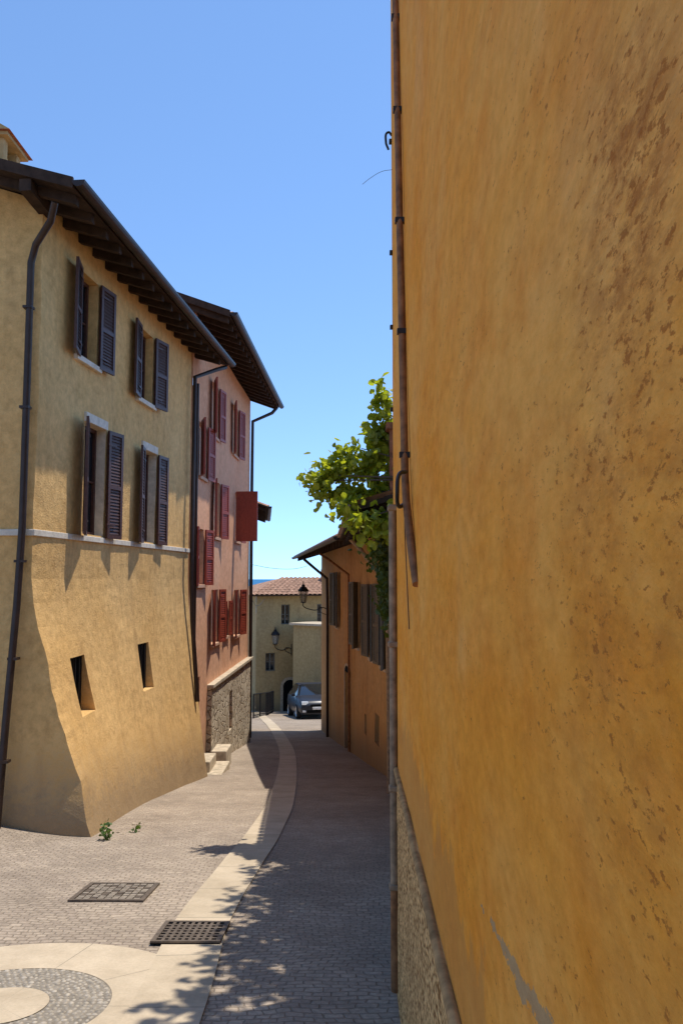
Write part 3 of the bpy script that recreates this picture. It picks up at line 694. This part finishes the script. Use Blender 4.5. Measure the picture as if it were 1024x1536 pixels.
for _ in range(1500):
    t=R()**1.4; z=.75-1.25*t; wdt=.24*(1-t)**.6+.03
    x=.56-abs(random.gauss(0,1))*wdt*.62; y=U(8.45,9.0)
    if noise.noise((x*7,z*3,2))<-.15: continue
    leaf(iv,Vector((x,y,z)),.06,0,0)
iv.obj('ivy',['ivy'])
wd=MB()
for cxy,n,h in (((-2.50,8.72),60,.20),((-2.30,9.25),18,.10)):
    for _ in range(n):
        x=cxy[0]+random.gauss(0,.035); y=cxy[1]+random.gauss(0,.04); leaf(wd,Vector((x,y,gz(x,y)+U(.0,h)*(1-min(1,abs(x-cxy[0])*6)))),.045,0)
wd.obj('weeds',['weed'])
mb=MB()
for _ in range(7):
    y=U(9.0,9.9); x=-2.46+ (y-8.9)*.02+U(-.05,.14); s=U(.02,.055); z=gz(x,y); a=U(0,3)
    mb.box((x,y,z-.03),(s*math.cos(a),s*math.sin(a),U(-.02,.02)),(-s*math.sin(a),s*math.cos(a),0),(0,U(-.02,.02),.03+s*.4))
mb.obj('loose_stones',['ledge'],bevel=.012)
# ------------------------------------------------------------------ lamps
def lamp(name,wallpt,out,arm,sc):
    E=empty(name); wp=Vector(wallpt); o=Vector(out).normalized()
    def p(a,z): return wp+o*(a*sc)+Vector((0,0,z*sc))
    tube('arm',[p(0,0),p(.15,.06),p(.35,-.02),p(.55,.0),p(arm,.12),p(arm,.22)],.014*sc,'iron',E,bez=True)
    tube('scroll',[p(0,-.18),p(.16,-.12),p(.28,-.02),p(.26,.07),p(.18,.05),p(.19,-.01)],.010*sc,'iron',E,bez=True)
    tube('wall_bar',[p(.01,-.25),p(.01,.2)],.018*sc,'iron',E)
    mb=MB(); c=p(arm,.22); n=6
    def ring(r,z): return [c+Vector((math.cos(a)*r*sc,math.sin(a)*r*sc,z*sc)) for a in [2*math.pi*k/n for k in range(n)]]
    mb.grid([ring(.03,-.02),ring(.09,0),ring(.09,.02)],0,True); mb.grid([ring(.085,.02),ring(.15,.36)],1,True)
    mb.grid([ring(.17,.36),ring(.18,.39),ring(.10,.50),ring(.06,.52),ring(.06,.56),ring(.02,.60),ring(.012,.68),ring(.001,.70)],0,True)
    a,b_=ring(.087,.02),ring(.152,.36)
    for k in range(n): mb.box(a[k],(.01*sc,0,0),(0,.01*sc,0),b_[k]-a[k],0)
    mb.obj('lantern',['iron','lglass'],E)
lamp('street_lamp',w5.pt(w5.sy(26.2),-1.0,0),(-1,-.1,0),.78,1.0)
# ------------------------------------------------------------------ background beige house
BH=empty('beige_house')
w9=WF((-4.25,40),(1.8,42.2),(0,-1))
bw=[(1.3,1.75,-2.3,-1.3),(3.2,3.7,-2.3,-1.3),(.5,1.0,-4.6,-3.7)]
wall('front_wall',w9,-8.5,-.8,[(*o,.15,0) for o in bw],['beige'],BH,step=.8)
mb=MB()
for o in bw: window(mb,w9,*o,.13)
mb.obj('windows',['greywood','glass'],BH)
mb=MB(); mb.quad((-4.25,40,-9),(-5.9,44.5,-9),(-5.9,44.5,-.8),(-4.25,40,-.8)); mb.obj('side_wall',['beige'],BH)
EA=w9.pt(-.45,-.86,.45); EB=w9.pt(7.2,-.86,.45)
corr_roof('tiled_roof',EA,EB,-w9.n*3.4,.25,.05,BH,per=.25,hip=2.6); gutter('gutter',EA+Vector((0,0,.05)),EB+Vector((0,0,.05)),w9.n,BH)
mb=MB(); p=w9.pt(4.4,.05,-2.2); mb.cbox(p,.5,.5,.9); mb.obj('chimney',['brickred'],BH)
def arch(mb,wf,c,hw,z0,zs,o,m):
    pts=[wf.pt(c-hw,z0,o),wf.pt(c+hw,z0,o)]+[wf.pt(c+math.cos(a)*hw,zs+math.sin(a)*hw,o) for a in [math.pi*k/10 for k in range(11)]]
    k=len(mb.v); mb.v+=[tuple(q) for q in pts]; mb.f.append(tuple(range(k,k+len(pts)))); mb.m.append(m)
mb=MB(); arch(mb,w9,1.75,.48,-7.2,-5.4,.022,0); arch(mb,w9,1.75,.34,-7.2,-5.4,.03,1); mb.obj('arched_door',['ledge','void'],BH)
w10=WF((-2.35,39.2),(1.2,36.5),(0,-1))
wall('terrace_wall',w10,-8.5,-2.25,[],['beige'],BH,step=.8)
mb=MB(); wbox(mb,w10,-.15,4.4,-2.25,-2.15,-1.6,.15); mb.quad(w10.pt(0,-8.5,0),w10.pt(0,-8.5,-4),w10.pt(0,-2.25,-4),w10.pt(0,-2.25,0),1); mb.obj('terrace_coping',['ledge','beige'],BH)
lamp('street_lamp',w9.pt(1.85,-3.55,0),(-.9,-.4,0),.7,1.25)
def house(name,x,y,w,d,zt,mat,rot=0):
    E=empty(name); mb=MB(); zb=gz0(y)-3; mb.box((x-w/2,y,zb),(w,0,0),(0,d,0),(0,0,zt-zb)); 
    for k in range(3):
        for zz in (zt-1.6,zt-4.2): mb.box((x-w/2+w*(k+.3)/3,y-.03,zz-.6),(w*.12,0,0),(0,.02,0),(0,0,1.1),1)
    mb.obj('walls',[mat,'greywood'],E)
    corr_roof('tiled_roof',(x-w/2-.4,y-.5,zt-.05),(x+w/2+.4,y-.5,zt-.05),(0,d/2+.5,0),.35,.06,E,per=.3)
    z=zt-.05+(d/2+.5)*.35; mb=MB(); mb.quad((x-w/2-.4,y+d/2,z),(x+w/2+.4,y+d/2,z),(x+w/2+.4,y+d+.5,zt),(x-w/2-.4,y+d+.5,zt)); mb.obj('rear_roof',['terracotta'],E)
house('pink_cottage',-7.6,52,4.5,6,-5.2,'farpink'); house('lakeside_house',-8.2,66,9,8,-4.6,'beige'); house('lakeside_house',-16,90,10,8,-9,'farpink'); house('lakeside_house',-2,95,12,8,-10,'white')
RL=empty('iron_railing'); pts=[(-3.75,34.5),(-3.35,37),(-3.3,39.3)]
mb=MB()
for (a,b_) in zip(pts,pts[1:]):
    a=Vector(a);b_=Vector(b_); n=int((b_-a).length/.14)
    for k in range(n+1):
        q=a.lerp(b_,k/n); z=gz(q.x,q.y); mb.cbox((q.x,q.y,z+.5),.02 if k%8 else .05,.02 if k%8 else .05,1.0)
mb.obj('balusters',['iron'],RL)
for h in (1.02,.12): tube('rail',[(x,y,gz(x,y)+h) for x,y in pts],.022,'iron',RL)
tube('overhead_cable',[(-2.7,24.2,.42),(-2.2,25.5,.33),(-1.6,27,.33),(-1.2,28.3,.45)],.006,'iron',bez=True)
tube('overhead_cable',[(-3.3,28.8,-.6),(-3.5,33,-1.1),(-3.8,40,-1.0)],.008,'iron',bez=True)
# ------------------------------------------------------------------ car
CAR=empty('parked_car')
M['carpaint']=plain('dark_car_paint',(.02,.024,.035),.3,0,var=.05,spec=.4,bs=0); M['tyre']=plain('tyre',(.015,.015,.015),.85); M['alloy']=plain('alloy',(.45,.45,.46),.3,.9); M['head']=plain('headlight_lens',(.75,.78,.8),.1,.3,var=.05,spec=.8,bs=0); M['plate']=plain('plate',(.7,.7,.68),.5)
st=[(0,.55,.32,.55,.5,.58),(.06,.72,.22,.62,.66,.70),(.25,.80,.20,.74,.74,.80),(.9,.83,.20,.88,.74,.95),(1.0,.83,.20,.90,.72,.98),(1.65,.84,.20,.93,.56,1.42),(2.1,.84,.20,.95,.58,1.49),(2.8,.84,.20,.97,.57,1.47),(3.3,.82,.22,.98,.54,1.38),(3.6,.80,.25,.96,.60,1.05),(3.72,.74,.3,.8,.6,.85),(3.74,.5,.4,.6,.4,.65)]
mb=MB(); rings=[]
for (t,hw,zb,zl,hr,zr) in st:
    h=[(hw*.85,zb),(hw*.99,zb+(zl-zb)*.3),(hw,zb+(zl-zb)*.65),(hw*.96,zl),(hr,zr-.03),(hr*.8,zr)]
    rings.append([(-x,t,z) for x,z in h]+[(x,t,z) for x,z in h[::-1]])
for r in rings: mb.v+=r
for j in range(len(rings)-1):
    for i in range(12):
        k=(i+1)%12; m=0
        if i in (3,7) and 5<=j<=7: m=1
        if j==4 and i in (3,4,5,6,7): m=1
        if j==8 and i in (4,5,6): m=1
        mb.f.append((j*12+i,j*12+k,(j+1)*12+k,(j+1)*12+i)); mb.m.append(m)
mb.f.append(tuple(range(12))); mb.m.append(0); mb.f.append(tuple(range(132,144))[::-1]); mb.m.append(0)
body=mb.obj('body',['carpaint','glass'],CAR,smooth=True); body.modifiers.new('es','EDGE_SPLIT').split_angle=math.radians(38)
mb=MB()
for s in (-1,1):
    mb.box((s*.56-.14,.02,.60),(.28,0,0),(0,.12,.02),(0,.04,.13),0)
    mb.box((s*.88-.08,1.15,.93),(.16,0,0),(0,.1,0),(0,0,.12),1)
mb.box((-.33,-.02,.52),(.66,0,0),(0,.05,0),(0,.01,.10),2); mb.box((-.5,-.01,.27),(1,0,0),(0,.08,0),(0,0,.12),2); mb.box((-.26,-.04,.40),(.52,0,0),(0,.03,0),(0,0,.11),3)
for s in (-1,1): mb.box((s*.6-.07,0,.30),(.14,0,0),(0,.08,0),(0,0,.08),0)
mb.obj('lights_mirrors_grille',['head','carpaint','void','plate'],CAR,bevel=.015)
mb=MB()
for s in (-1,1):
    for t in (.72,3.0):
        def ring(r,x): return [(s*x,t+math.cos(a)*r,.31+math.sin(a)*r) for a in [2*math.pi*k/20 for k in range(20)]]
        mb.grid([ring(.2,.62),ring(.30,.64),ring(.31,.72),ring(.30,.84),ring(.21,.855)],0,True); mb.grid([ring(.21,.85),ring(.19,.83),ring(.06,.84),ring(.001,.85)],1,True)
mb.obj('wheels',['tyre','alloy'],CAR,smooth=True)
CAR.location=(-.95,33.9,gz0(33.9)); CAR.rotation_euler=(math.atan(-.11),0,math.radians(12))
# ------------------------------------------------------------------ light
dx,dy=.265,.17; sd=Vector((dx,dy,1)).normalized(); el=math.asin(sd.z); az=math.atan2(dx,dy)
L=bpy.data.lights.new('sun','SUN'); L.energy=5.0; L.angle=math.radians(.53); L.color=(1,.93,.82)
lo=bpy.data.objects.new('sun',L); COL.objects.link(lo); lo.rotation_euler=(-sd).to_track_quat('-Z','Y').to_euler()
wd_=bpy.data.worlds.new('World'); S.world=wd_; wd_.use_nodes=True; nt=wd_.node_tree
sky=nd(nt,'ShaderNodeTexSky'); sky.sky_type='NISHITA'; sky.sun_disc=False; sky.sun_elevation=el; sky.sun_rotation=az
sky.air_density=.85; sky.dust_density=0; sky.ozone_density=3; sky.altitude=800
tcw=nd(nt,'ShaderNodeTexCoord'); vaw=nd(nt,'ShaderNodeVectorMath',operation='ADD'); vaw.inputs[1].default_value=(0,0,.10); nt.links.new(tcw.outputs['Generated'],vaw.inputs[0])
vnw=nd(nt,'ShaderNodeVectorMath',operation='NORMALIZE'); nt.links.new(vaw.outputs[0],vnw.inputs[0]); nt.links.new(vnw.outputs[0],sky.inputs[0])
nt.links.new(mix(nt,1,sky.outputs[0],(1.80,1.99,2.05),'MULTIPLY'),nt.nodes['Background'].inputs[0]); nt.nodes['Background'].inputs[1].default_value=.135
S.view_settings.view_transform='Standard'; S.view_settings.look='None'; S.view_settings.exposure=0
# ------------------------------------------------------------------ camera
c=bpy.data.cameras.new('camera'); co=bpy.data.objects.new('camera',c); COL.objects.link(co)
c.sensor_fit='VERTICAL'; c.sensor_height=36; c.lens=28; c.clip_start=.02; c.clip_end=100000
co.location=(0,0,0); co.rotation_euler=(math.radians(90+4.78),0,0); S.camera=co
